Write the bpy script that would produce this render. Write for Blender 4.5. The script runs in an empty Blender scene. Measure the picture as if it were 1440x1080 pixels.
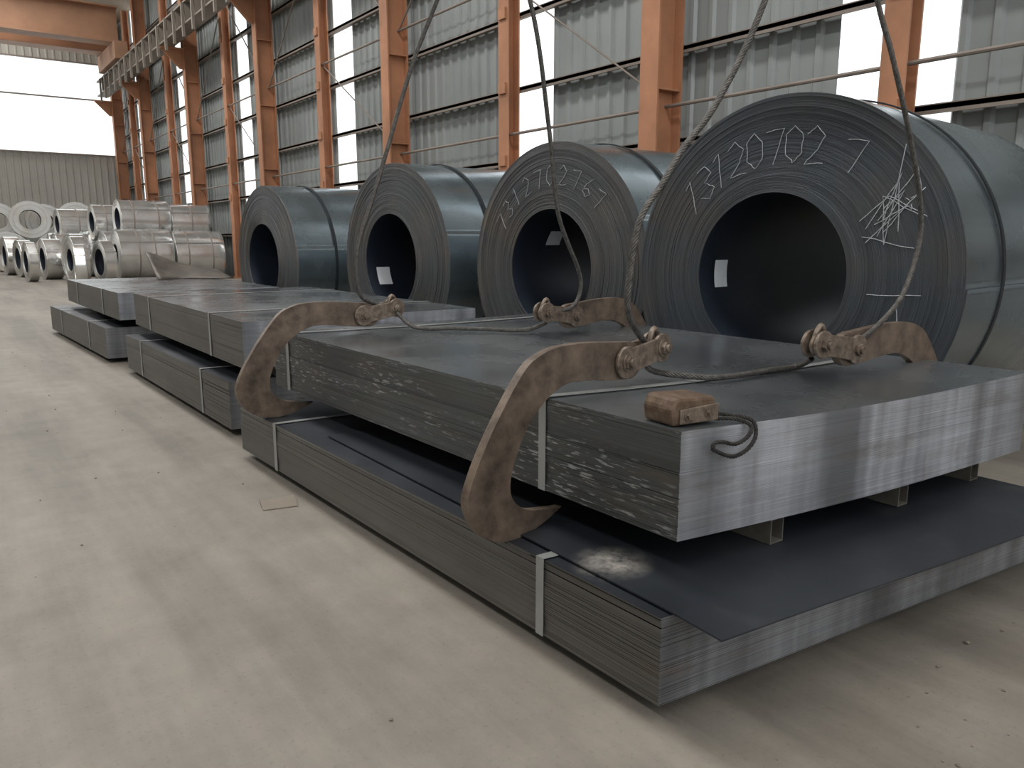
import bpy, bmesh, math, random
from mathutils import Vector, Matrix
random.seed(7)
S = bpy.context.scene
COL = S.collection
try:
    S.view_settings.view_transform = 'Standard'
except Exception: pass

# ------------------------------------------------------------ helpers
def mesh_obj(name, verts, faces, mats=(), midx=None, smooth=False, parent=None):
    me = bpy.data.meshes.new(name)
    me.from_pydata([tuple(v) for v in verts], [], faces)
    for m in mats: me.materials.append(m)
    if midx:
        for p, i in zip(me.polygons, midx): p.material_index = i
    if smooth:
        for p in me.polygons: p.use_smooth = True
    me.update()
    o = bpy.data.objects.new(name, me); COL.objects.link(o)
    if parent: o.parent = parent
    return o

def empty(name, loc=(0,0,0), rz=0):
    e = bpy.data.objects.new(name, None); COL.objects.link(e)
    e.location = loc; e.rotation_euler = (0,0,rz); e.empty_display_size=.1
    return e

class MB:
    """accumulates boxes / prisms in one mesh"""
    def __init__(s): s.v=[]; s.f=[]; s.m=[]
    def add(s, vs, fs, m=0):
        b=len(s.v); s.v+= [tuple(v) for v in vs]
        s.f += [tuple(i+b for i in f) for f in fs]; s.m += [m]*len(fs)
    def box(s, x0,x1,y0,y1,z0,z1,m=0):
        s.add([(x0,y0,z0),(x1,y0,z0),(x1,y1,z0),(x0,y1,z0),(x0,y0,z1),(x1,y0,z1),(x1,y1,z1),(x0,y1,z1)],
              [(0,3,2,1),(4,5,6,7),(0,1,5,4),(1,2,6,5),(2,3,7,6),(3,0,4,7)],m)
    def rod(s,a,b,r,n=8,m=0):
        a=Vector(a);b=Vector(b);d=(b-a).normalized()
        u=d.orthogonal().normalized();w=d.cross(u)
        vs=[]
        for p in (a,b):
            for i in range(n):
                t=2*math.pi*i/n; vs.append(p+u*math.cos(t)*r+w*math.sin(t)*r)
        fs=[(i,(i+1)%n,n+(i+1)%n,n+i) for i in range(n)]+[tuple(range(n-1,-1,-1)),tuple(range(n,2*n))]
        s.add(vs,fs,m)
    def prism(s, pts, y0, y1, m=0):
        """pts in XZ extruded along Y"""
        n=len(pts)
        vs=[(x,y0,z) for x,z in pts]+[(x,y1,z) for x,z in pts]
        fs=[tuple(range(n)),tuple(range(2*n-1,n-1,-1))]+[(i,n+i,n+(i+1)%n,(i+1)%n) for i in range(n)]
        s.add(vs,fs,m)
    def obj(s,name,mats,parent=None,smooth=False,bevel=0):
        o=mesh_obj(name,s.v,s.f,mats,s.m,smooth,parent)
        bm=bmesh.new(); bm.from_mesh(o.data); bmesh.ops.recalc_face_normals(bm,faces=bm.faces); bm.to_mesh(o.data); bm.free()
        if bevel:
            b=o.modifiers.new('bev','BEVEL'); b.width=bevel; b.segments=2; b.limit_method='ANGLE'; b.angle_limit=.6
        return o

def newmat(name, rough=.6, metal=0.0, col=(.5,.5,.5)):
    m=bpy.data.materials.new(name); m.use_nodes=True
    nt=m.node_tree; b=nt.nodes['Principled BSDF']
    b.inputs['Roughness'].default_value=rough; b.inputs['Metallic'].default_value=metal
    b.inputs['Base Color'].default_value=(*col,1)
    return m,nt,b
def N(nt,t,**k):
    n=nt.nodes.new(t)
    for a,v in k.items():
        if a in n.inputs.keys(): n.inputs[a].default_value=v
        else: setattr(n,a,v)
    return n
def coords(nt,scale=(1,1,1),kind='Object'):
    tc=N(nt,'ShaderNodeTexCoord'); mp=N(nt,'ShaderNodeMapping'); mp.inputs['Scale'].default_value=scale
    nt.links.new(tc.outputs[kind],mp.inputs[0]); return mp.outputs[0]
def noise(nt,vec,scale=5,detail=4,rough=.5):
    n=N(nt,'ShaderNodeTexNoise'); n.inputs['Scale'].default_value=scale; n.inputs['Detail'].default_value=detail
    n.inputs['Roughness'].default_value=rough
    nt.links.new(vec,n.inputs['Vector']); return n.outputs['Fac']
def ramp(nt,fac,stops):
    r=N(nt,'ShaderNodeValToRGB'); e=r.color_ramp.elements
    while len(e)<len(stops): e.new(.5)
    for i,(p,c) in enumerate(stops):
        e[i].position=p; e[i].color=(*c,1) if len(c)==3 else c
    nt.links.new(fac,r.inputs[0]); return r.outputs['Color']
def mix(nt,a,b,fac,mode='MIX'):
    m=N(nt,'ShaderNodeMix'); m.data_type='RGBA'; m.blend_type=mode
    for s,v in ((6,a),(7,b)):
        if hasattr(v,'links'): nt.links.new(v,m.inputs[s])
        else: m.inputs[s].default_value=(*v,1)
    if hasattr(fac,'links'): nt.links.new(fac,m.inputs[0])
    else: m.inputs[0].default_value=fac
    return m.outputs[2]
def bump(nt,b,h,strength=.3,dist=.01):
    n=N(nt,'ShaderNodeBump'); n.inputs['Strength'].default_value=strength; n.inputs['Distance'].default_value=dist
    nt.links.new(h,n.inputs['Height']); nt.links.new(n.outputs[0],b.inputs['Normal'])
G=lambda v:(v,v,v)

# ------------------------------------------------------------ materials
def m_floor():
    m,nt,b=newmat('dusty_concrete',.62)
    v=coords(nt)
    c=ramp(nt,noise(nt,v,.45,5,.55),[(.3,(.185,.163,.134)),(.7,(.285,.256,.218))])
    c2=ramp(nt,noise(nt,v,5,8,.65),[(.3,G(.78)),(.65,G(1.05))])
    c=mix(nt,c,c2,.8,'MULTIPLY')
    c4=ramp(nt,noise(nt,coords(nt,(2.6,.28,1)),1.2,6,.62),[(.38,G(.70)),(.58,G(1.05))])
    c=mix(nt,c,c4,.85,'MULTIPLY')
    c3=ramp(nt,noise(nt,v,70,3,.6),[(.30,G(.6)),(.42,G(1))])
    c=mix(nt,c,c3,.4,'MULTIPLY')
    nt.links.new(c,b.inputs['Base Color'])
    bump(nt,b,noise(nt,v,14,8,.65),.28,.010)
    return m
def m_ring(name,dark,light,brown,fine=210,rough=.38,metal=.55):
    m,nt,b=newmat(name,rough,metal)
    tc=N(nt,'ShaderNodeTexCoord'); sx=N(nt,'ShaderNodeSeparateXYZ'); nt.links.new(tc.outputs['Object'],sx.inputs[0])
    cx=N(nt,'ShaderNodeCombineXYZ'); nt.links.new(sx.outputs[1],cx.inputs[0]); nt.links.new(sx.outputs[2],cx.inputs[1])
    ln=N(nt,'ShaderNodeVectorMath',operation='LENGTH'); nt.links.new(cx.outputs[0],ln.inputs[0])
    c1=N(nt,'ShaderNodeCombineXYZ'); nt.links.new(ln.outputs['Value'],c1.inputs[0])
    f=noise(nt,c1.outputs[0],fine,3,.7)
    f2=noise(nt,c1.outputs[0],14,2,.5)
    c=ramp(nt,f,[(.35,dark),(.65,light)])
    n3=noise(nt,coords(nt),2.2,5,.6)
    c=mix(nt,c,brown,ramp(nt,n3,[(.42,G(0)),(.7,G(.75))]))
    c=mix(nt,c,ramp(nt,f2,[(.35,G(.78)),(.65,G(1.12))]),.7,'MULTIPLY')
    nt.links.new(c,b.inputs['Base Color']); bump(nt,b,f,.8,.003)
    return m
def m_body(name,c1,c2,rough=.33,metal=.75):
    m,nt,b=newmat(name,rough,metal)
    v=coords(nt)
    c=ramp(nt,noise(nt,v,1.6,3,.5),[(.3,c1),(.7,c2)])
    v2=coords(nt,(.4,30,30))
    c=mix(nt,c,ramp(nt,noise(nt,v2,1,2,.5),[(.3,G(.9)),(.7,G(1.06))]),.5,'MULTIPLY')
    nt.links.new(c,b.inputs['Base Color'])
    r=ramp(nt,noise(nt,v,3,3),[(.3,G(rough-.04)),(.7,G(rough+.08))]); nt.links.new(r,b.inputs['Roughness'])
    return m
def m_packside(name,base,lite,fleck,bandcol=None):
    m,nt,b=newmat(name,.45,.4)
    v=coords(nt,(1,1,1))
    fine=noise(nt,coords(nt,(.6,.6,330)),1,3,.7)
    c=ramp(nt,fine,[(.25,base),(.75,lite)])
    if bandcol:
        bands=noise(nt,coords(nt,(3.6,0,.2)),1.5,3,.55)
        c=mix(nt,c,ramp(nt,bands,[(.33,G(.40)),(.46,G(.78)),(.58,G(1.25)),(.74,G(.65))]),.9,'MULTIPLY')
        rs=noise(nt,coords(nt,(9,1,2.5)),1.3,6,.7)
        c=mix(nt,c,(.19,.15,.115),ramp(nt,rs,[(.55,G(0)),(.72,G(.4))]))
    big=noise(nt,coords(nt,(1,1,4)),1.2,4,.6)
    c=mix(nt,c,ramp(nt,big,[(.35,G(.75)),(.65,G(1.15))]),.75,'MULTIPLY')
    rs2=noise(nt,coords(nt,(1.5,1.5,6)),2.3,6,.7)
    c=mix(nt,c,(.14,.108,.08),ramp(nt,rs2,[(.54,G(0)),(.75,G(.5))]))
    if fleck:
        fl=noise(nt,coords(nt,(17,17,150)),1,3,.55)
        area=noise(nt,coords(nt,(1.6,1.6,10)),1,3,.6)
        k=N(nt,'ShaderNodeMath',operation='MULTIPLY')
        nt.links.new(ramp(nt,fl,[(.57,G(0)),(.64,G(1))]),k.inputs[0]); nt.links.new(ramp(nt,area,[(.45,G(0)),(.60,G(.9))]),k.inputs[1])
        c=mix(nt,c,(.44,.445,.44),k.outputs[0])
    nt.links.new(c,b.inputs['Base Color']); bump(nt,b,fine,.2,.002)
    return m
def m_packtop(name,c1,c2,rough=.28,metal=.6,patch=None,dustamt=.35):
    m,nt,b=newmat(name,rough,metal)
    v=coords(nt)
    n1=noise(nt,v,1.3,4,.5)
    c=ramp(nt,n1,[(.3,c1),(.68,c2)])
    dust=ramp(nt,noise(nt,v,3.7,6,.6),[(.58,G(0)),(.78,G(dustamt))])
    c=mix(nt,c,(.30,.28,.25),dust)
    if patch:
        tc=N(nt,'ShaderNodeTexCoord'); d=N(nt,'ShaderNodeVectorMath',operation='DISTANCE'); nt.links.new(tc.outputs['Object'],d.inputs[0])
        d.inputs[1].default_value=patch
        k=N(nt,'ShaderNodeMath',operation='MULTIPLY')
        nt.links.new(ramp(nt,d.outputs['Value'],[(.01,G(1)),(.11,G(0))]),k.inputs[0])
        nt.links.new(ramp(nt,noise(nt,v,22,8,.75),[(.35,G(0)),(.62,G(1.2))]),k.inputs[1])
        c=mix(nt,c,(.42,.39,.35),k.outputs[0])
    nt.links.new(c,b.inputs['Base Color'])
    r=ramp(nt,noise(nt,v,2.5,4,.55),[(.3,G(rough)),(.7,G(rough+.18))]); nt.links.new(r,b.inputs['Roughness'])
    bump(nt,b,noise(nt,v,1.6,1),.10,.05)
    return m
def m_rust(name,a,bc,c3,metal=.4,rough=.5,scale=18):
    m,nt,b=newmat(name,rough,metal)
    v=coords(nt)
    c=ramp(nt,noise(nt,v,scale,8,.65),[(.3,a),(.5,bc),(.72,c3)])
    nt.links.new(c,b.inputs['Base Color']); bump(nt,b,noise(nt,v,scale*3,6,.7),.35,.004)
    return m
def m_plain(name,col,rough=.6,metal=0,var=.15,scale=4):
    m,nt,b=newmat(name,rough,metal)
    c=ramp(nt,noise(nt,coords(nt),scale,6,.6),[(.3,tuple(x*(1-var) for x in col)),(.7,tuple(min(1,x*(1+var)) for x in col))])
    nt.links.new(c,b.inputs['Base Color']); return m
def m_window():
    m=bpy.data.materials.new('translucent_panel'); m.use_nodes=True; nt=m.node_tree
    for n in list(nt.nodes): nt.nodes.remove(n)
    o=N(nt,'ShaderNodeOutputMaterial'); t=N(nt,'ShaderNodeBsdfTransparent'); d=N(nt,'ShaderNodeBsdfTranslucent')
    t.inputs[0].default_value=(.97,.98,.97,1); d.inputs[0].default_value=(.85,.88,.86,1)
    mx=N(nt,'ShaderNodeMixShader'); mx.inputs[0].default_value=.15
    nt.links.new(t.outputs[0],mx.inputs[1]); nt.links.new(d.outputs[0],mx.inputs[2]); nt.links.new(mx.outputs[0],o.inputs[0])
    return m

FLOOR=m_floor()
RING=m_ring('coil_edge_dark',(.062,.072,.085),(.145,.162,.180),(.15,.135,.12))
RING2=m_ring('coil_edge_brownish',(.085,.09,.096),(.19,.197,.204),(.21,.18,.15))
BODY=m_body('hot_rolled_skin',(.23,.285,.315),(.31,.375,.41),.24,.85)
INNER=m_plain('coil_bore_shaded',(.018,.025,.040),.5,.4)  # bore steel painted near black: shade inside the coil put into colour
STRAPD=m_plain('dark_strap',(.03,.035,.04),.5,.4)
RINGG=m_ring('galv_edge',(.42,.42,.40),(.72,.72,.70),(.50,.45,.38),120,.35,.5)
BODYG=m_body('galv_skin',(.72,.73,.72),(.92,.92,.90),.20,.85)
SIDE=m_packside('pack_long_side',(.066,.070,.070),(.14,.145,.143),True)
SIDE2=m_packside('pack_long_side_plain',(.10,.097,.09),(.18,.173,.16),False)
ENDM=m_packside('pack_end_side_lit',(.28,.295,.32),(.47,.485,.52),False,True)  # lit look painted in: ends paler than the same pack's long sides
ENDM2=m_packside('pack_end_low_lit',(.17,.175,.185),(.34,.35,.365),False,True)  # lower ends likewise paler, falling light put into the colour
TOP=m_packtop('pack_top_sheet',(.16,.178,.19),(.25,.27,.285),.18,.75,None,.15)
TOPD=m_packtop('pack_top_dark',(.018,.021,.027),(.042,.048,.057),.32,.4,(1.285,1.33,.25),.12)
GALV=m_plain('zinc_strap',(.36,.37,.36),.4,.5)
HOOK=m_rust('worn_hook_steel',(.062,.046,.036),(.15,.112,.085),(.25,.185,.135),.4,.45,12)
PIN=m_rust('pin_steel',(.09,.066,.05),(.20,.155,.12),(.34,.27,.215),.5,.4,40)
RUST=m_rust('rusty_block',(.05,.032,.022),(.115,.072,.045),(.20,.145,.10),.2,.6,25)
SCRAP=m_rust('scrap_plate',(.05,.042,.034),(.09,.075,.062),(.14,.12,.10),.3,.5,6)
ROPE=m_rust('wire_rope_steel',(.045,.042,.04),(.095,.088,.08),(.16,.15,.135),.5,.45,60)
ROPED=m_rust('dark_cord',(.015,.014,.013),(.03,.028,.025),(.06,.055,.05),.1,.8,60)
ORANGE=m_plain('orange_primer',(.41,.19,.10),.65,0,.25,1.5)
ORANGED=m_plain('orange_brown_beam',(.38,.21,.125),.65,0,.2,.8)
WALLM=m_plain('ribbed_sheet',(.27,.29,.285),.5,.15,.18,.5)
WALLE=m_plain('end_sheet',(.44,.43,.39),.6,0,.1,.6)
ROOFM=m_plain('roof_sheet',(.36,.30,.23),.7,0,.1,.6)
GIRT=m_plain('girt_steel',(.24,.20,.17),.6,.1,.2,2)
RAILM=m_plain('crane_rail_steel',(.24,.21,.175),.6,.2,.2,2)
WIN=m_window()
CHALK=m_plain('chalk',(.36,.375,.39),.9,0,.35,60)
PAPER=m_plain('paper_label',(.80,.83,.86),.7,0,.06,40)
WOOD=m_plain('bearer_timber',(.13,.10,.07),.8,0,.3,10)
TUBE=m_plain('square_tube',(.13,.12,.10),.55,.3,.2,20)
STONE=m_plain('rubble',(.18,.155,.125),.9,0,.3,30)

# ------------------------------------------------------------ building
XW=6.9; Y0=-9; Y1=36; XL=-12
mb=MB(); mb.box(XL-6,XW+5,Y0-14,Y1+5,-.2,0); mb.obj('floor',[FLOOR])

strips=[(3.3,4.35)]+[(y-.45,y+.42) for y in (8.92,14.95,20.9,26.9,32.9)]
strips.insert(0,(-2.6,-1.7))
def ribbed(mb,y0,y1,x,z0,z1,axis='Y',m=0,p=.25,h=.03):
    n=max(1,int(round((y1-y0)/p))); w=(y1-y0)/n
    pts=[]
    for i in range(n):
        a=y0+i*w
        pts+=[(a,0),(a+w*.62,0),(a+w*.72,-h),(a+w*.9,-h)]
    pts.append((y1,0))
    vs=[];fs=[]
    for t,d in pts:
        for z in (z0,z1):
            vs.append((x+d,t,z) if axis=='Y' else (t,x+d,z))
    for i in range(len(pts)-1): fs.append((2*i,2*i+2,2*i+3,2*i+1))
    mb.add(vs,fs,m)
mb=MB(); last=Y0
for a,b_ in strips+[(Y1,Y1)]:
    if a>last: ribbed(mb,last,min(a,Y1),XW,0,9.3)
    last=b_
for a,b_ in strips: ribbed(mb,a,b_,XW,0,1.0)
mb.obj('wall_right',[WALLM])
for i,(a,b_) in enumerate(strips):
    m2=MB(); ribbed(m2,a,b_,XW,1.0,9.3,p=.29); m2.obj('window_%d'%(i+1),[WIN])
# end wall
mb=MB(); ribbed(mb,XL,XW,Y1,0,4.3,'X'); ribbed(mb,XL,XW,Y1,7.75,12,'X'); mb.obj('wall_end',[WALLE])
mb=MB(); mb.box(XL,XW,Y1,Y1+.02,4.3,7.75); mb.obj('window_%d'%(len(strips)+1),[WIN])
mb=MB()
for z in (4.3,6.4,7.75): mb.box(XL,XW,Y1-.14,Y1-.03,z-.025,z+.025)
mb.obj('trim_1',[GIRT])
mb=MB(); ribbed(mb,Y0,Y1,XL,0,9.3); mb.obj('wall_left',[WALLM])
# unseen wall added behind the camera to block low light, open above
mb=MB(); ribbed(mb,XL,XW,Y0,0,2.2,'X'); mb.obj('wall_back_blocker',[WALLE])
# roof with skylight slots
mb=MB()
def roofpart(x0,x1):
    f=lambda x: 9.3+ (XW-x)*.14 if x>-2.5 else 9.3+(x-XL)*.14
    mb.add([(x0,Y0,f(x0)),(x1,Y0,f(x1)),(x1,Y1,f(x1)),(x0,Y1,f(x0))],[(0,1,2,3)])
roofpart(XL,-6);roofpart(-4.6,-2.5);roofpart(-2.5,1.2);roofpart(2.6,XW)
mb.obj('ceiling',[ROOFM])

# columns
cols=[(-5.8,1),(-2.8,0),(.35,1),(3.62,0),(6.2,1),(9.10,0),(12.2,1),(15.35,0),(18.4,1),(21.4,0),(24.4,1),(27.4,0),(30.4,1),(33.0,0),(35.2,1)]
for i,(y,main) in enumerate(cols):
    mb=MB()
    if main:
        x0,x1,w=6.34,6.72,.13
        mb.box(x0,x0+.025,y-w,y+w,0,9.2); mb.box(x1-.025,x1,y-w,y+w,0,9.2); mb.box(x0+.025,x1-.025,y-.012,y+.012,0,9.2)
        for z in (1.2,2.6,4,5.4,6.4): mb.box(x0+.02,x1-.02,y-w+.01,y+w-.01,z,z+.02)
        mb.box(x0-.05,x1+.05,y-w-.05,y+w+.05,0,.03)
        mb.box(5.75,x0,y-.12,y+.12,6.25,6.3); mb.prism([(5.75,6.25),(x0,6.25),(x0,5.75),(x0-.1,5.75)],y-.015,y+.015)
    else:
        x0,x1,w=6.52,6.72,.11
        mb.box(x0,x0+.02,y-w,y+w,0,9.2); mb.box(x1-.02,x1,y-w,y+w,0,9.2); mb.box(x0+.02,x1-.02,y+w-.09,y+w-.07,0,9.2)
        mb.box(x0-.04,x1+.04,y-w-.04,y+w+.04,0,.03)
        for z in (2.1,3.05,4.0,5.0,6.0): mb.box(x0-.03,x0,y-w*.7,y+w*.7,z-.07,z+.07)
    mb.obj('steel_column',[ORANGE])
# girts
mb=MB()
for z in (1.15,2.1,3.05,4.0,5.0,6.0,7.0,8.0):
    mb.box(6.73,6.86,Y0,Y1-.1,z-.02,z+.02); mb.box(6.73,6.75,Y0,Y1-.1,z-.05,z+.03)
mb.obj('wall_girts',[GIRT])
# rods / bracing
mb=MB()
for i in range(2,len(cols)-1):
    y,_=cols[i]; y2,_=cols[i+1]
    mb.rod((6.6,y,2.45),(6.6,y2,2.45),.020); mb.rod((6.6,y,4.4),(6.6,y2,4.4),.020)
    if i%2==0: mb.rod((6.62,y,4.4),(6.62,y2,7.0),.015); mb.rod((6.62,y,2.5),(6.62,y2,4.4),.012)
    else: mb.rod((6.62,y,7.0),(6.62,y2,4.4),.015)
mb.obj('wall_bracing',[GIRT])
# crane runway
mb=MB(); YR=34.3
mb.box(5.72,6.1,Y0,YR,6.3,6.34);mb.box(5.72,6.1,Y0,YR,6.8,6.84);mb.box(5.9,5.93,Y0,YR,6.34,6.8);mb.box(5.87,5.96,Y0,YR,6.84,6.94)
y=Y0
while y<YR-1:
    mb.box(5.74,5.9,y,y+.03,6.34,6.8); mb.box(5.66,5.72,y,y+.08,6.0,6.8); y+=.9
mb.obj('crane_runway_beam',[RAILM])
# bridge crane girder (far) and portal rafters
mb=MB()
for yy in (30.3,32.1):
    mb.box(XL+.6,5.9,yy+.3,yy+.36,7.55,8.6);mb.box(XL+.6,5.9,yy,yy+.7,7.5,7.55);mb.box(XL+.6,5.9,yy,yy+.7,8.6,8.65)
mb.box(5.65,6.05,30,33.2,6.95,7.5)
mb.obj('bridge_crane',[ORANGED])
for y in (.35,12.2,24.4,35.2):
    mb=MB()
    for xa,xb in ((XW-.2,-2.5),(-2.5,XL+.2)):
        za=9.2+((XW-xa)*.14 if xa>=-2.5 else (xa-XL)*.14); zb=9.2+((XW-xb)*.14 if xb>=-2.5 else (xb-XL)*.14)
        mb.add([(xa,y-.1,za-.5),(xb,y-.1,zb-.5),(xb,y-.1,zb),(xa,y-.1,za),(xa,y+.1,za-.5),(xb,y+.1,zb-.5),(xb,y+.1,zb),(xa,y+.1,za)],
               [(0,1,2,3),(7,6,5,4),(0,4,5,1),(3,2,6,7),(0,3,7,4),(1,5,6,2)])
    mb.obj('roof_rafter',[ORANGED])

# ------------------------------------------------------------ coils
def coil(name,loc,rz,r,ri,w,ring,body,straps=(),rings=80,seg=160,seam=-.15,jit=.0022,ecc=0.0,step=.010,strapmat=None):
    """face at local x=0, axis +X, spiral step on the outside; ecc = inner wraps slipped sideways"""
    rnd=random.Random(int(r*1000+loc[1]*100))
    vs=[];fs=[];mi=[]
    prof=[]
    bw=(r-ri)/rings
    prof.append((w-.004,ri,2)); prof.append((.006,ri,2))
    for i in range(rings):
        dx=rnd.uniform(-jit,jit)*(2.2 if rnd.random()<.10 else 1)
        a=ri+i*bw
        prof.append((dx,a+bw*.06,0)); prof.append((dx,a+bw*.94,0)); prof.append((dx+.002,a+bw,0))
    prof.append((.006,r,1))
    for k in range(1,8): prof.append((w*k/8,r,1))
    prof.append((w-.006,r,1))
    for i in range(6):
        a=r-(i+.0)*(r-ri)/6
        prof.append((w+rnd.uniform(-jit,jit),a-.004,0))
    n=len(prof)
    for j in range(seg+1):
        t=2*math.pi*j/seg
        off=step*(j/seg)
        th=seam+t
        for x,rr,_ in prof:
            k=max(0,(rr-ri)/(r-ri)); R=rr-step*k+off*k
            vs.append((x,-R*math.cos(th)+ecc*(1-k),R*math.sin(th)))
    for j in range(seg):
        for i in range(n):
            i2=(i+1)%n
            fs.append((j*n+i,j*n+i2,(j+1)*n+i2,(j+1)*n+i))
            mi.append(prof[i2][2] if i2 else 2)
    for i in range(n):
        i2=(i+1)%n; fs.append((seg*n+i,seg*n+i2,i2,i)); mi.append(3)
    for sx,sw in straps:
        b=len(vs); m=96
        for j in range(m):
            t=2*math.pi*j/m
            for x,R in ((sx-sw/2,r-.002),(sx-sw/2,r+.006),(sx+sw/2,r+.006),(sx+sw/2,r-.002)):
                vs.append((x,-R*math.cos(t),R*math.sin(t)))
        for j in range(m):
            j2=(j+1)%m
            for k in range(3):
                fs.append((b+j*4+k,b+j*4+k+1,b+j2*4+k+1,b+j2*4+k)); mi.append(3)
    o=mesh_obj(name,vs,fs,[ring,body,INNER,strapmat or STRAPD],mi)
    bm=bmesh.new(); bm.from_mesh(o.data); bmesh.ops.remove_doubles(bm,verts=bm.verts,dist=1e-5)
    bmesh.ops.recalc_face_normals(bm,faces=bm.faces); bm.to_mesh(o.data); bm.free()
    for p in o.data.polygons: p.use_smooth = p.material_index in (1,2)
    o.location=loc; o.rotation_euler=(0,0,rz)
    return o
rad=math.radians
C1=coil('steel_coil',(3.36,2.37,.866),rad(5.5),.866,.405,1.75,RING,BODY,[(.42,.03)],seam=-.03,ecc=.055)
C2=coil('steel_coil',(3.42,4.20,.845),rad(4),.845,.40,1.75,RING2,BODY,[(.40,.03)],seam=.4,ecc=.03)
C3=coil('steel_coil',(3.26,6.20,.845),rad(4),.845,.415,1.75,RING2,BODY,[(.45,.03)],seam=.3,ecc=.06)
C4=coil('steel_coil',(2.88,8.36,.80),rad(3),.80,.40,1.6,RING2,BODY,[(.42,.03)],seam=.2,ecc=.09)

def label(parent,r,ang,x,w,h,name,ecc=0):
    vs=[]
    n=5
    for i in range(n+1):
        t=ang+(i/n-.5)*h/r
        for xx in (x,x+w): vs.append((xx,(r-.004)*math.cos(t)+ecc,(r-.004)*math.sin(t)))
    fs=[(2*i,2*i+1,2*i+3,2*i+2) for i in range(n)]
    return mesh_obj(name,vs,fs,[PAPER],parent=parent)
label(C1,.405,-.02,.14,.12,.15,'paper_label',.055)
label(C2,.40,.55,.3,.14,.12,'paper_label',.03)
label(C3,.415,-.35,.10,.14,.17,'paper_label',.06)

# chalk
DG={'0':[[(.3,1),(.05,.75),(.05,.25),(.3,0),(.55,.25),(.55,.75),(.3,1)]],
'1':[[(.1,.8),(.3,1),(.28,0)]],'2':[[(.05,.8),(.3,1),(.55,.75),(.4,.4),(.05,0),(.6,.05)]],
'3':[[(.05,.9),(.35,1),(.55,.75),(.25,.52),(.58,.3),(.35,0),(.05,.1)]],
'7':[[(.05,.9),(.6,.95),(.3,0)]],'6':[[(.5,1),(.15,.6),(.05,.25),(.3,0),(.55,.2),(.4,.45),(.1,.35)]],
'L':[[(.1,1),(.05,0),(.6,.05)]]}
def chalk(parent,items,rad_=.0022,x=-.004):
    cu=bpy.data.curves.new('chalk_marks','CURVE'); cu.dimensions='3D'; cu.bevel_depth=rad_; cu.bevel_resolution=1
    for ch,y,z,h,tilt in items:
        strokes=DG[ch] if isinstance(ch,str) else ch
        for st in strokes:
            pts=[]
            for k in range(len(st)-1):
                for s in range(4):
                    u=s/4; pts.append((st[k][0]*(1-u)+st[k+1][0]*u,st[k][1]*(1-u)+st[k+1][1]*u))
            pts.append(st[-1])
            sp=cu.splines.new('POLY'); sp.points.add(len(pts)-1)
            for p,(a,b_) in zip(sp.points,pts):
                a=(a-.3)*h; b_=(b_-.5)*h
                a+=random.uniform(-.003,.003); b_+=random.uniform(-.003,.003)
                A=a*math.cos(tilt)-b_*math.sin(tilt); B=a*math.sin(tilt)+b_*math.cos(tilt)
                p.co=(x+random.uniform(-.0005,.0025),y-A,z+B,1)
    o=bpy.data.objects.new('chalk_marks',cu); COL.objects.link(o); cu.materials.append(CHALK); o.parent=parent
    return o
it=[]
for i,ch in enumerate('13120702'):
    t=rad(142-i*9.4); it.append((ch,-.66*math.cos(t)*.98,.60*math.sin(t)+.025,.17,(t-rad(90))*.35))
scr=[]
rr=random.Random(3)
for k in range(9):
    a=rr.uniform(0,.5); scr.append([(a,rr.uniform(0,.4)),(rr.uniform(.2,1),rr.uniform(.6,1.2)),(rr.uniform(.0,1),rr.uniform(.2,.8))])
scr+= [[(.5,1.5),(.45,0)],[(.1,.1),(.9,.0)]]
it+=[('7',-.34,.55,.16,-.25),(scr,-.48,.30,.29,-.1),([[(0,0),(1,.05)]],-.52,.05,.24,0),('L',-.62,-.16,.13,.2)]
chalk(C1,it)
it=[]
for i,ch in enumerate('7312702767'):
    t=rad(150-i*11.5); it.append((ch,-.62*math.cos(t),.62*math.sin(t),.13,(t-rad(90))*.8))
chalk(C2,it,.0022)

# background galvanised coils
g=[ # x,y,r,w,rot,z0
(3.75,22.0,.64,1.25,.03,0),(5.15,22.2,.62,1.2,-.04,0),(3.7,23.4,.62,1.25,.05,0),(5.1,23.6,.62,1.2,0,0),
(4.0,22.8,.50,1.2,.05,1.03),(5.3,22.9,.46,1.0,-.06,1.03),(3.4,24.8,.62,1.25,.02,0),(4.9,25.0,.62,1.2,-.03,0),(3.6,24.15,.46,1.1,.07,1.02),
(2.9,26.3,.60,1.2,0.06,0),(2.9,27.6,.60,1.2,0,0),(4.4,26.4,.60,1.2,-.05,0),(4.4,27.7,.6,1.2,0,0),(3.1,26.95,.45,1.0,.1,1.0),(4.5,27.0,.5,1.2,0,1.0),
(2.6,21.0,.55,.32,.12,0),(2.55,19.9,.46,.22,-0.1,0),(2.75,22.3,.58,.35,.2,0),(2.3,23.6,.52,.4,.1,0),(3.15,20.6,.5,.25,.15,0),(1.85,22.6,.48,.2,.1,0),
(2.0,29.5,.62,1.1,1.45,0),(3.3,29.4,.62,1.1,1.5,0),(4.6,29.5,.62,1.1,1.5,0),(2.65,29.4,.58,1.1,1.5,1.05),(3.95,29.4,.58,1.1,1.5,1.05),
(1.3,31.8,.62,1.1,1.42,0),(2.6,31.8,.62,1.1,1.5,0),(1.95,31.8,.58,1.1,1.5,1.05),(3.3,31.8,.58,1.1,1.5,1.05),(5.2,29.4,.5,1.1,1.5,1.1),
(1.9,25.4,.5,.3,.15,0),(1.7,27.0,.55,.35,.1,0),(.0,31.8,.62,1.1,1.5,0),(.65,31.8,.58,1.1,1.5,1.05)]
rg=random.Random(5)
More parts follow.
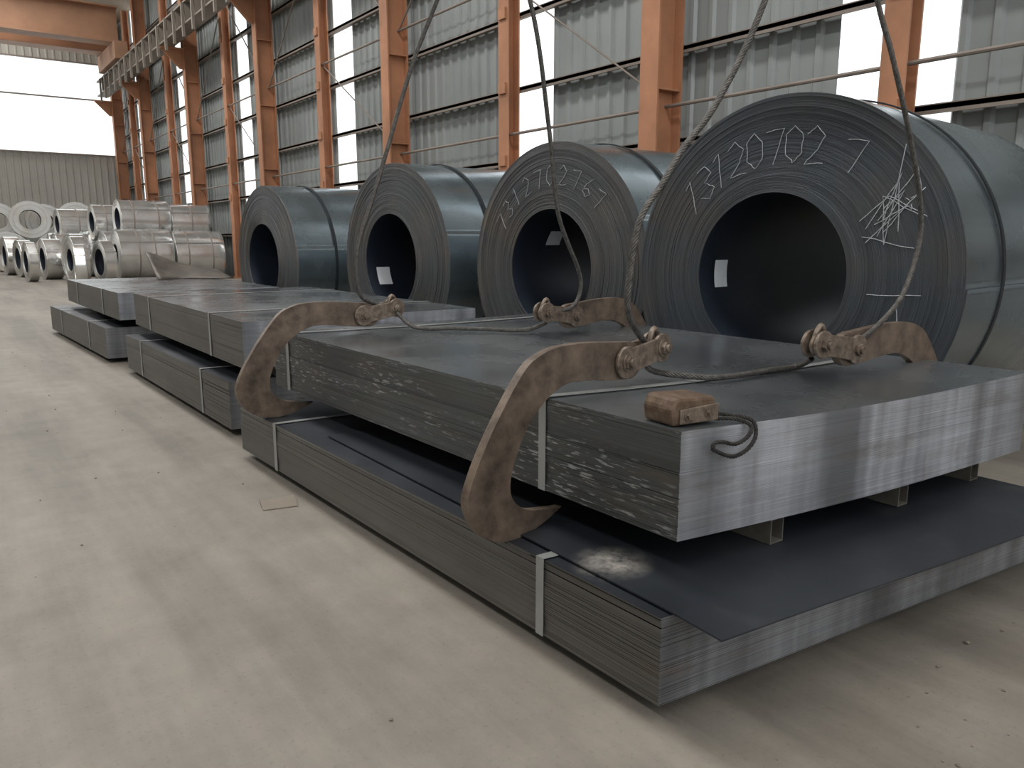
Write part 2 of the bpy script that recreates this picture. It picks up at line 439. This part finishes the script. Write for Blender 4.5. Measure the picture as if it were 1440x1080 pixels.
for x,y,r,w,ro,z0 in g:
    st=[]
    if w>.6:
        st=rg.choice([[(w*.5,.03)],[(w*.25,.03),(w*.75,.03)],[(w*.35,.03),(w*.65,.03)]])
    coil('galvanized_steel_coil',(x,y,r+z0),ro,r,.25+rg.uniform(0,.06),w,RINGG,BODYG,st,rings=14,seg=72,seam=.5,jit=.007,step=.004,strapmat=GIRT)

# ------------------------------------------------------------ sheet packs
def quadpt(q,u,v):
    a=Vector(q[0]).lerp(Vector(q[1]),u); d=Vector(q[3]).lerp(Vector(q[2]),u)
    return a.lerp(d,v)
def pack(name,q,z0,z1,n,mats,sag=.0,seed=1,jit=.0008):
    rnd=random.Random(seed); mb=MB(); th=(z1-z0)/n
    NU=14; NV=6
    drift=0
    for k in range(n):
        drift=drift*.9+rnd.uniform(-jit,jit)
        jx=drift+rnd.uniform(-jit,jit)*.6; jy=rnd.uniform(-jit,jit)*.6+drift*.7
        if rnd.random()<.04: jx+=rnd.uniform(-.003,.003)
        za=z0+k*th; zb=za+th*.985
        vs=[]
        for z in (za,zb):
            for i in range(NU+1):
                for j in range(NV+1):
                    u=i/NU;v=j/NV
                    p=quadpt(q,u,v)
                    s=-sag*math.sin(math.pi*u)*(1-v*.6)
                    vs.append((p.x+jx,p.y+jy,z+s))
        M=(NU+1)*(NV+1); fs=[];ms=[]
        I=lambda i,j,t=0: t*M+i*(NV+1)+j
        if k in (0,n-1):
            for i in range(NU):
                for j in range(NV):
                    if k==n-1: fs.append((I(i,j,1),I(i+1,j,1),I(i+1,j+1,1),I(i,j+1,1))); ms.append(2)
                    else: fs.append((I(i,j),I(i,j+1),I(i+1,j+1),I(i+1,j))); ms.append(2)
        for i in range(NU):
            fs.append((I(i,0),I(i+1,0),I(i+1,0,1),I(i,0,1))); ms.append(1)
            fs.append((I(i+1,NV),I(i,NV),I(i,NV,1),I(i+1,NV,1))); ms.append(1)
            if k not in(0,n-1):
                fs.append((I(i,0,1),I(i+1,0,1),I(i+1,1,1),I(i,1,1))); ms.append(1)
        for j in range(NV):
            fs.append((I(0,j+1),I(0,j),I(0,j,1),I(0,j+1,1))); ms.append(0)
            fs.append((I(NU,j),I(NU,j+1),I(NU,j+1,1),I(NU,j,1))); ms.append(0)
            if k not in(0,n-1):
                fs.append((I(0,j,1),I(1,j,1),I(1,j+1,1),I(0,j+1,1))); ms.append(0)
        b=len(mb.v); mb.v+=vs; mb.f+=[tuple(a+b for a in f) for f in fs]; mb.m+=ms
    return mesh_obj(name,mb.v,mb.f,mats,mb.m)
def strap(q,v,z0,z1,parent,w=.030,sag=0,name='strap'):
    L=(Vector(q[3])-Vector(q[0])).length; dv=w/2/L
    e=.004
    def P(u,vv,z,du=0):
        p=quadpt(q,u,vv); return Vector((p.x+du,p.y,z))
    prof=[(0,z0+.0,-e),(0,z1+e,-e)]
    for i in range(1,14): prof.append((i/14,z1+e-sag*math.sin(math.pi*i/14)*(1-v*.6),0))
    prof+=[(1,z1+e,e),(1,z0,e)]
    vs=[];fs=[]
    for u,z,du in prof:
        for s in (-dv,dv): vs.append(P(u,v+s,z,du))
    for i in range(len(prof)-1): fs.append((2*i,2*i+1,2*i+3,2*i+2))
    o=mesh_obj(name,vs,fs,[GALV]); 
    so=o.modifiers.new('s','SOLIDIFY'); so.thickness=.0015
    o.parent=parent
    return o
QU1=[(1.347,1.179),(2.90,1.050),(2.89,3.66),(1.295,3.72)]
QL1=[(1.178,1.066),(2.80,.915),(2.76,3.70),(1.125,3.76)]
ZL0,ZL1=.04,.248; ZU0,ZU1=.345,.612
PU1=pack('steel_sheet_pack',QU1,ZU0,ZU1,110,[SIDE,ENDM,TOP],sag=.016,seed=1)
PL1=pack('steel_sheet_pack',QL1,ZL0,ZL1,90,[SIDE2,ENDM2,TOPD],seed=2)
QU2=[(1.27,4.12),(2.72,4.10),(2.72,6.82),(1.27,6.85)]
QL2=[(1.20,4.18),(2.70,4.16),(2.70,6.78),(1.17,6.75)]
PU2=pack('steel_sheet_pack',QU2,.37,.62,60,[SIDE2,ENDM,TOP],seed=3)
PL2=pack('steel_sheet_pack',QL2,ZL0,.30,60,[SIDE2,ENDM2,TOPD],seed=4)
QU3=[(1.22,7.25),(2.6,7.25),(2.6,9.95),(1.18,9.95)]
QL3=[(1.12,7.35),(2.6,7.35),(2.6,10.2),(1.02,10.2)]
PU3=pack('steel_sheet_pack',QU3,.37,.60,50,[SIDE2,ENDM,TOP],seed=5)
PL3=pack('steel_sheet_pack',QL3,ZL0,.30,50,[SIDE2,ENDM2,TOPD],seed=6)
strap(QU1,.195,ZU0,ZU1,PU1,sag=.016); strap(QU1,.93,ZU0,ZU1,PU1,sag=.016)
strap(QL1,.15,ZL0,ZL1,PL1); strap(QL1,.83,ZL0,ZL1,PL1)
strap(QU2,.22,.37,.62,PU2); strap(QU2,.8,.37,.62,PU2); strap(QL2,.2,ZL0,.30,PL2); strap(QL2,.8,ZL0,.30,PL2)
strap(QU3,.25,.37,.60,PU3); strap(QU3,.75,.37,.60,PU3); strap(QL3,.25,ZL0,.30,PL3); strap(QL3,.75,ZL0,.30,PL3)

# slipped top sheet of the lower pack
vs=[];fs=[];NU,NV=20,16
A,B,C,D=Vector((1.205,.926)),Vector((2.78,.765)),Vector((2.80,2.9)),Vector((1.23,2.95))
for t in (0,.004):
    for i in range(NU+1):
        for j in range(NV+1):
            u=i/NU;v=j/NV
            p=A.lerp(B,u).lerp(D.lerp(C,u),v)
            z=.2525+t-.006*max(0,(.07-v)/.07)+.0015*math.sin(u*9)
            vs.append((p.x,p.y,z))
M=(NU+1)*(NV+1)
I=lambda i,j,t=0:t*M+i*(NV+1)+j
for i in range(NU):
    for j in range(NV):
        fs.append((I(i,j,1),I(i+1,j,1),I(i+1,j+1,1),I(i,j+1,1))); fs.append((I(i,j),I(i,j+1),I(i+1,j+1),I(i+1,j)))
for i in range(NU): fs.append((I(i,0),I(i+1,0),I(i+1,0,1),I(i,0,1))); fs.append((I(i+1,NV),I(i,NV),I(i,NV,1),I(i+1,NV,1)))
for j in range(NV): fs.append((I(0,j+1),I(0,j),I(0,j,1),I(0,j+1,1))); fs.append((I(NU,j),I(NU,j+1),I(NU,j+1,1),I(NU,j,1)))
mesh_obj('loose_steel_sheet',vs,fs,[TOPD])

# bearers
def tube(name,x,y0,y1,z0,h,w,mat):
    mb=MB(); t=.004
    mb.box(x-w/2,x+w/2,y0,y1,z0,z0+t);mb.box(x-w/2,x+w/2,y0,y1,z0+h-t,z0+h)
    mb.box(x-w/2,x-w/2+t,y0,y1,z0+t,z0+h-t);mb.box(x+w/2-t,x+w/2,y0,y1,z0+t,z0+h-t)
    mb.obj(name,[mat])
for x,y in ((1.72,1.165),(2.28,1.12),(2.72,1.11)): tube('square_tube_spacer',x,y,3.6,.2585,.07,.055,TUBE)
for x in (1.5,2.1,2.5):
    tube('square_tube_spacer',x,4.2,6.7,.301,.068,.06,TUBE); tube('square_tube_spacer',x,7.4,9.9,.301,.068,.06,TUBE)
for yy in (1.35,2.4,3.4,4.5,5.5,6.5,7.7,8.8,9.9):
    mb=MB(); mb.box(1.24,2.65,yy-.05,yy+.05,0,.04); mb.obj('timber_bearer',[WOOD],bevel=.004)

# ------------------------------------------------------------ lifting hooks
def catmull(pts,closed=False,n=6):
    out=[];L=len(pts)
    rng=range(L if closed else L-1)
    for i in rng:
        g_=lambda k: Vector(pts[k%L]) if closed else Vector(pts[max(0,min(L-1,k))])
        p0,p1,p2,p3=g_(i-1),g_(i),g_(i+1),g_(i+2)
        for s in range(n):
            t=s/n
            out.append(.5*((2*p1)+(-p0+p2)*t+(2*p0-5*p1+4*p2-p3)*t*t+(-p0+3*p1-3*p2+p3)*t**3))
    if not closed: out.append(Vector(pts[-1]))
    return out
PX,PZ=1.664,.677
def fz(z): return z+(.617-z)*.105 if z<.617 else z
outer=[(1.70,.735),(1.615,.742),(1.49,.752),(1.37,.751),(1.30,.735),(1.246,.706),(1.175,.626),(1.105,.518),(1.0586,.428),(1.036,.352),(1.062,.275),(1.105,.228),(1.160,.203),(1.230,.198),(1.30,.212),(1.36,.236),(1.392,.252)]
inner=[(1.375,.252),(1.31,.264),(1.25,.280),(1.205,.315),(1.188,.361),(1.200,.431),(1.250,.535),(1.315,.602),(1.37,.632),(1.424,.645),(1.52,.640),(1.605,.628),(1.70,.622)]
def hook(loc,yaw,mirror=False):
    e=empty('plate_lifting_hook',loc,yaw+(math.pi if mirror else 0))
    o2=[(x-PX,fz(z)-PZ) for x,z in outer]; i2=[(x-PX,fz(z)-PZ) for x,z in inner]
    pts=catmull(o2,n=4)+catmull(i2,n=4)
    for k in range(1,7):
        t=-math.pi/2+math.pi*k/7; pts.append(Vector((.036+.057*math.cos(t)*.9,.0015+.0565*math.sin(t))))
    mb=MB(); mb.prism([(p[0],p[1]) for p in pts],-.014,.014)
    h=mb.obj('hook_plate',[HOOK],parent=e,bevel=.004)
    B=(.178,.028)
    for yy in (-.030,.018):
        mb=MB(); P=[]
        L=math.hypot(*B); ang=math.atan2(B[1],B[0])
        r1,r2=.050,.046
        for k in range(13):
            a=rad(50)+k*(rad(260))/12; P.append((r1*math.cos(a),r1*math.sin(a)))
        for k in range(13):
            a=-rad(130)+k*rad(260)/12; P.append((L+r2*math.cos(a),r2*math.sin(a)))
        P=[(x*math.cos(ang)-z*math.sin(ang),x*math.sin(ang)+z*math.cos(ang)) for x,z in P]
        mb.prism(P,yy,yy+.012); mb.obj('link_plate',[PIN],parent=e,bevel=.003)
    for nm,(px,pz),hh in (('pin_a',(0.0,0.0),.052),('pin_b',B,.056)):
        mb=MB(); mb.rod((px,-hh,pz),(px,hh,pz),.013,16)
        mb.rod((px,-hh+.010,pz),(px,-.031,pz),.021,6); mb.rod((px,hh-.010,pz),(px,.031,pz),.021,6)
        mb.rod((px,-.034,pz),(px,-.0305,pz),.028,20)
        mb.obj(nm,[PIN],parent=e,bevel=.0015)
    cu=bpy.data.curves.new('rope_thimble','CURVE'); cu.dimensions='3D'; cu.bevel_depth=.009; cu.bevel_resolution=3
    sp=cu.splines.new('POLY'); n=24; sp.points.add(n-1); sp.use_cyclic_u=True
    for k in range(n):
        a=2*math.pi*k/n; rr_=.03 if math.sin(a)<0 else .03+.03*math.sin(a)**2
        sp.points[k].co=(B[0]+ .028*math.cos(a)- .012*max(0,math.sin(a)),0,B[1]+rr_*math.sin(a),1)
    o=bpy.data.objects.new('rope_thimble',cu); COL.objects.link(o); cu.materials.append(PIN); o.parent=e
    return e
hook((1.645,1.69,.683),rad(8))
hook((1.640,3.46,.685),rad(2))
hook((2.46,1.43,.685),rad(-4),True)
hook((2.44,2.84,.685),rad(2),True)

# ------------------------------------------------------------ ropes
def rope(name,pts,r=.012,strands=6,mat=ROPE,pitch=.11,step=.009):
    P=catmull([Vector(p) for p in pts],n=24)
    L=[0]
    for i in range(1,len(P)): L.append(L[-1]+(P[i]-P[i-1]).length)
    tot=L[-1]; n=int(tot/step); Q=[];k=0
    for i in range(n+1):
        s=tot*i/n
        while k<len(L)-2 and L[k+1]<s: k+=1
        t=(s-L[k])/max(1e-9,L[k+1]-L[k]); Q.append((s,P[k].lerp(P[k+1],t)))
    cu=bpy.data.curves.new(name,'CURVE'); cu.dimensions='3D'; cu.bevel_depth=r*.40; cu.bevel_resolution=1
    u=None; frames=[]
    for i,(s,p) in enumerate(Q):
        d=(Q[min(i+1,n)][1]-Q[max(i-1,0)][1]).normalized()
        if u is None: u=d.orthogonal().normalized()
        u=(u-d*u.dot(d)).normalized(); frames.append((p,u.copy(),d.cross(u)))
    for m in range(strands):
        sp=cu.splines.new('POLY'); sp.points.add(n)
        for i,(s,_) in enumerate(Q):
            p,a,b=frames[i]; t=2*math.pi*(s/pitch+m/strands)
            c=p+(a*math.cos(t)+b*math.sin(t))*r*.62; sp.points[i].co=(*c,1)
    cu.materials.append(mat)
    o=bpy.data.objects.new(name,cu); COL.objects.link(o); return o
TN=(2.33,1.56,2.35); TF=(2.12,3.1,2.62)
rope('wire_rope_sling',[(1.79,1.71,.72),(1.735,1.695,.75),(1.672,1.685,.82),(1.663,1.682,.915),(1.70,1.68,1.10),(1.79,1.68,1.21),(1.873,1.68,1.315),(2.02,1.675,1.47),(2.19,1.65,1.78),TN],.0105,pitch=.08)
rope('wire_rope_sling',[(2.36,1.42,.71),(2.47,1.41,.715),(2.64,1.40,.80),(2.74,1.40,.90),(2.80,1.403,1.087),(2.72,1.41,1.322),(2.60,1.447,1.63),(2.55,1.485,1.80),TN],.009,pitch=.08)
rope('wire_rope_sling',[(1.81,3.46,.715),(1.70,3.45,.74),(1.625,3.45,.80),(1.625,3.45,1.0),(1.737,3.45,1.298),(1.92,3.43,1.83),(2.03,3.35,2.15),TF],.0105,pitch=.08)
rope('wire_rope_sling',[(2.30,2.83,.715),(2.40,2.8,.73),(2.45,2.8,.80),(2.44,2.8,.90),(2.312,2.8,1.16),(2.27,2.82,1.53),(2.184,2.85,2.05),TF],.0105,pitch=.08)
rope('wire_rope_sling',[(1.79,1.735,.69),(1.824,1.73,.633),(1.912,1.606,.620),(2.0,1.575,.616),(2.097,1.571,.615),(2.22,1.575,.615),(2.356,1.562,.617),(2.30,1.47,.66)],.010,pitch=.08)
rope('wire_rope_sling',[(1.81,3.42,.69),(1.86,3.33,.624),(2.0,3.2,.622),(2.095,3.09,.622),(2.22,2.93,.624),(2.30,2.86,.66)],.010,pitch=.08)
# lifting beam above the frame
e=empty('lifting_beam',(2.22,2.33,2.75))
mb=MB(); mb.box(-.06,.06,-1.0,1.0,-.08,-.07);mb.box(-.06,.06,-1.0,1.0,.07,.08);mb.box(-.008,.008,-1.0,1.0,-.07,.07); mb.obj('beam_web',[ORANGED],parent=e)
mb=MB(); mb.rod((.09,-.78,-.4),(0,-.8,-.08),.012); mb.rod((-.1,.77,-.13),(0,.78,-.08),.012); mb.rod((0,0,.08),(0,0,6.6),.014); mb.obj('beam_cables',[ROPE],parent=e)

# ------------------------------------------------------------ block + cord on the pack
e=empty('rusty_clamp_block',(1.435,1.262,.6125),rad(-6))
mb=MB(); mb.prism([(-.068,0),(.070,0),(.074,.035),(.066,.062),(-.060,.068),(-.074,.04)],-.05,.055); mb.obj('block_body',[RUST],parent=e,bevel=.008)
mb=MB(); mb.prism([(-.05,.004),(.072,.004),(.072,.046),(-.05,.040)],-.056,-.05); mb.obj('face_plate',[PIN],parent=e,bevel=.002)
mb=MB()
for x in (-.025,.04): mb.rod((x,-.066,.024),(x,-.055,.024),.009,6); mb.rod((x,-.058,.024),(x,-.0555,.024),.014,16)
mb.obj('bolts',[PIN],parent=e)
rope('cord_loop',[(1.53,1.30,.616),(1.565,1.22,.616),(1.572,1.155,.614),(1.568,1.138,.58),(1.545,1.140,.55),(1.50,1.143,.537),(1.465,1.146,.545),(1.44,1.149,.557),(1.425,1.150,.565),(1.43,1.148,.58),(1.46,1.146,.577),(1.50,1.143,.567),(1.54,1.140,.58),(1.555,1.142,.603),(1.54,1.175,.617),(1.50,1.21,.617)],.0055,4,ROPED,.04,.005)

# bent plate on the far pack
vs=[];fs=[];n=14
for i in range(n+1):
    t=i/n
    for j in range(7):
        s=j/6
        x=1.95+.85*t*.9; yy=9.1+.55*s+.1*math.sin(t*5); z=.607+.26*(1-t*.75)*s**1.3+.03*math.sin(t*6+s)*s*(1-t)
        vs.append((x,yy,z))
for i in range(n):
    for j in range(6): fs.append((i*7+j,(i+1)*7+j,(i+1)*7+j+1,i*7+j+1))
o=mesh_obj('bent_scrap_plate',vs,fs,[SCRAP],smooth=True); so=o.modifiers.new('s','SOLIDIFY'); so.thickness=.01; so.offset=1

# litter
vs=[];fs=[]
for i in range(5):
    for j in range(4):
        u=i/4;v=j/3; vs.append((.94+.13*u+.02*v,2.93+.10*v-.03*u,.004+.018*abs(u-.4)*v+.006*v))
for i in range(4):
    for j in range(3): fs.append((i*4+j,(i+1)*4+j,(i+1)*4+j+1,i*4+j+1))
o=mesh_obj('cardboard_scrap',vs,fs,[m_plain('cardboard',(.22,.19,.15),.8)]); so=o.modifiers.new('s','SOLIDIFY'); so.thickness=.003
rr=random.Random(11)
bm=bmesh.new()
for k in range(240):
    if k<170: x,y=rr.uniform(1.0,3.2),rr.uniform(.0,.85)
    else: x,y=rr.uniform(-.6,1.0),rr.uniform(.8,9)
    s=rr.choice([.0025,.003,.004,.005]) if k%35 else .009
    r_=bmesh.ops.create_icosphere(bm,subdivisions=1,radius=s)
    for v in r_['verts']:
        v.co=Vector((v.co.x*rr.uniform(.7,1.3),v.co.y*rr.uniform(.7,1.4),v.co.z*.6))+Vector((x,y,s*.4))
me=bpy.data.meshes.new('floor_rubble'); bm.to_mesh(me); bm.free(); me.materials.append(STONE)
o=bpy.data.objects.new('floor_rubble',me); COL.objects.link(o)

# ------------------------------------------------------------ light
w=bpy.data.worlds.new('sky'); S.world=w; w.use_nodes=True
bg=w.node_tree.nodes['Background']; bg.inputs[0].default_value=(.94,.97,1,1); bg.inputs[1].default_value=1.95
def area(name,loc,sx,sy,p,col=(1,.98,.95),rot=(0,0,0)):
    l=bpy.data.lights.new(name,'AREA'); l.shape='RECTANGLE'; l.size=sx; l.size_y=sy; l.energy=p; l.color=col
    o=bpy.data.objects.new(name,l); COL.objects.link(o); o.location=loc; o.rotation_euler=rot; return o
area('skylight_fill_a',(1.9,14.5,9.9),1.3,43,1700)  # unseen area lamps added under the roof slots for more top-down light
area('skylight_fill_b',(-5.3,14.5,10.1),1.3,43,1300)

# ------------------------------------------------------------ camera
cam=bpy.data.cameras.new('camera'); cam.sensor_width=36; cam.lens=27.5; cam.clip_end=300
co=bpy.data.objects.new('camera',cam); COL.objects.link(co)
co.location=(0,0,1.05); co.rotation_euler=(rad(90-10.56),0,rad(-36.24))
S.camera=co
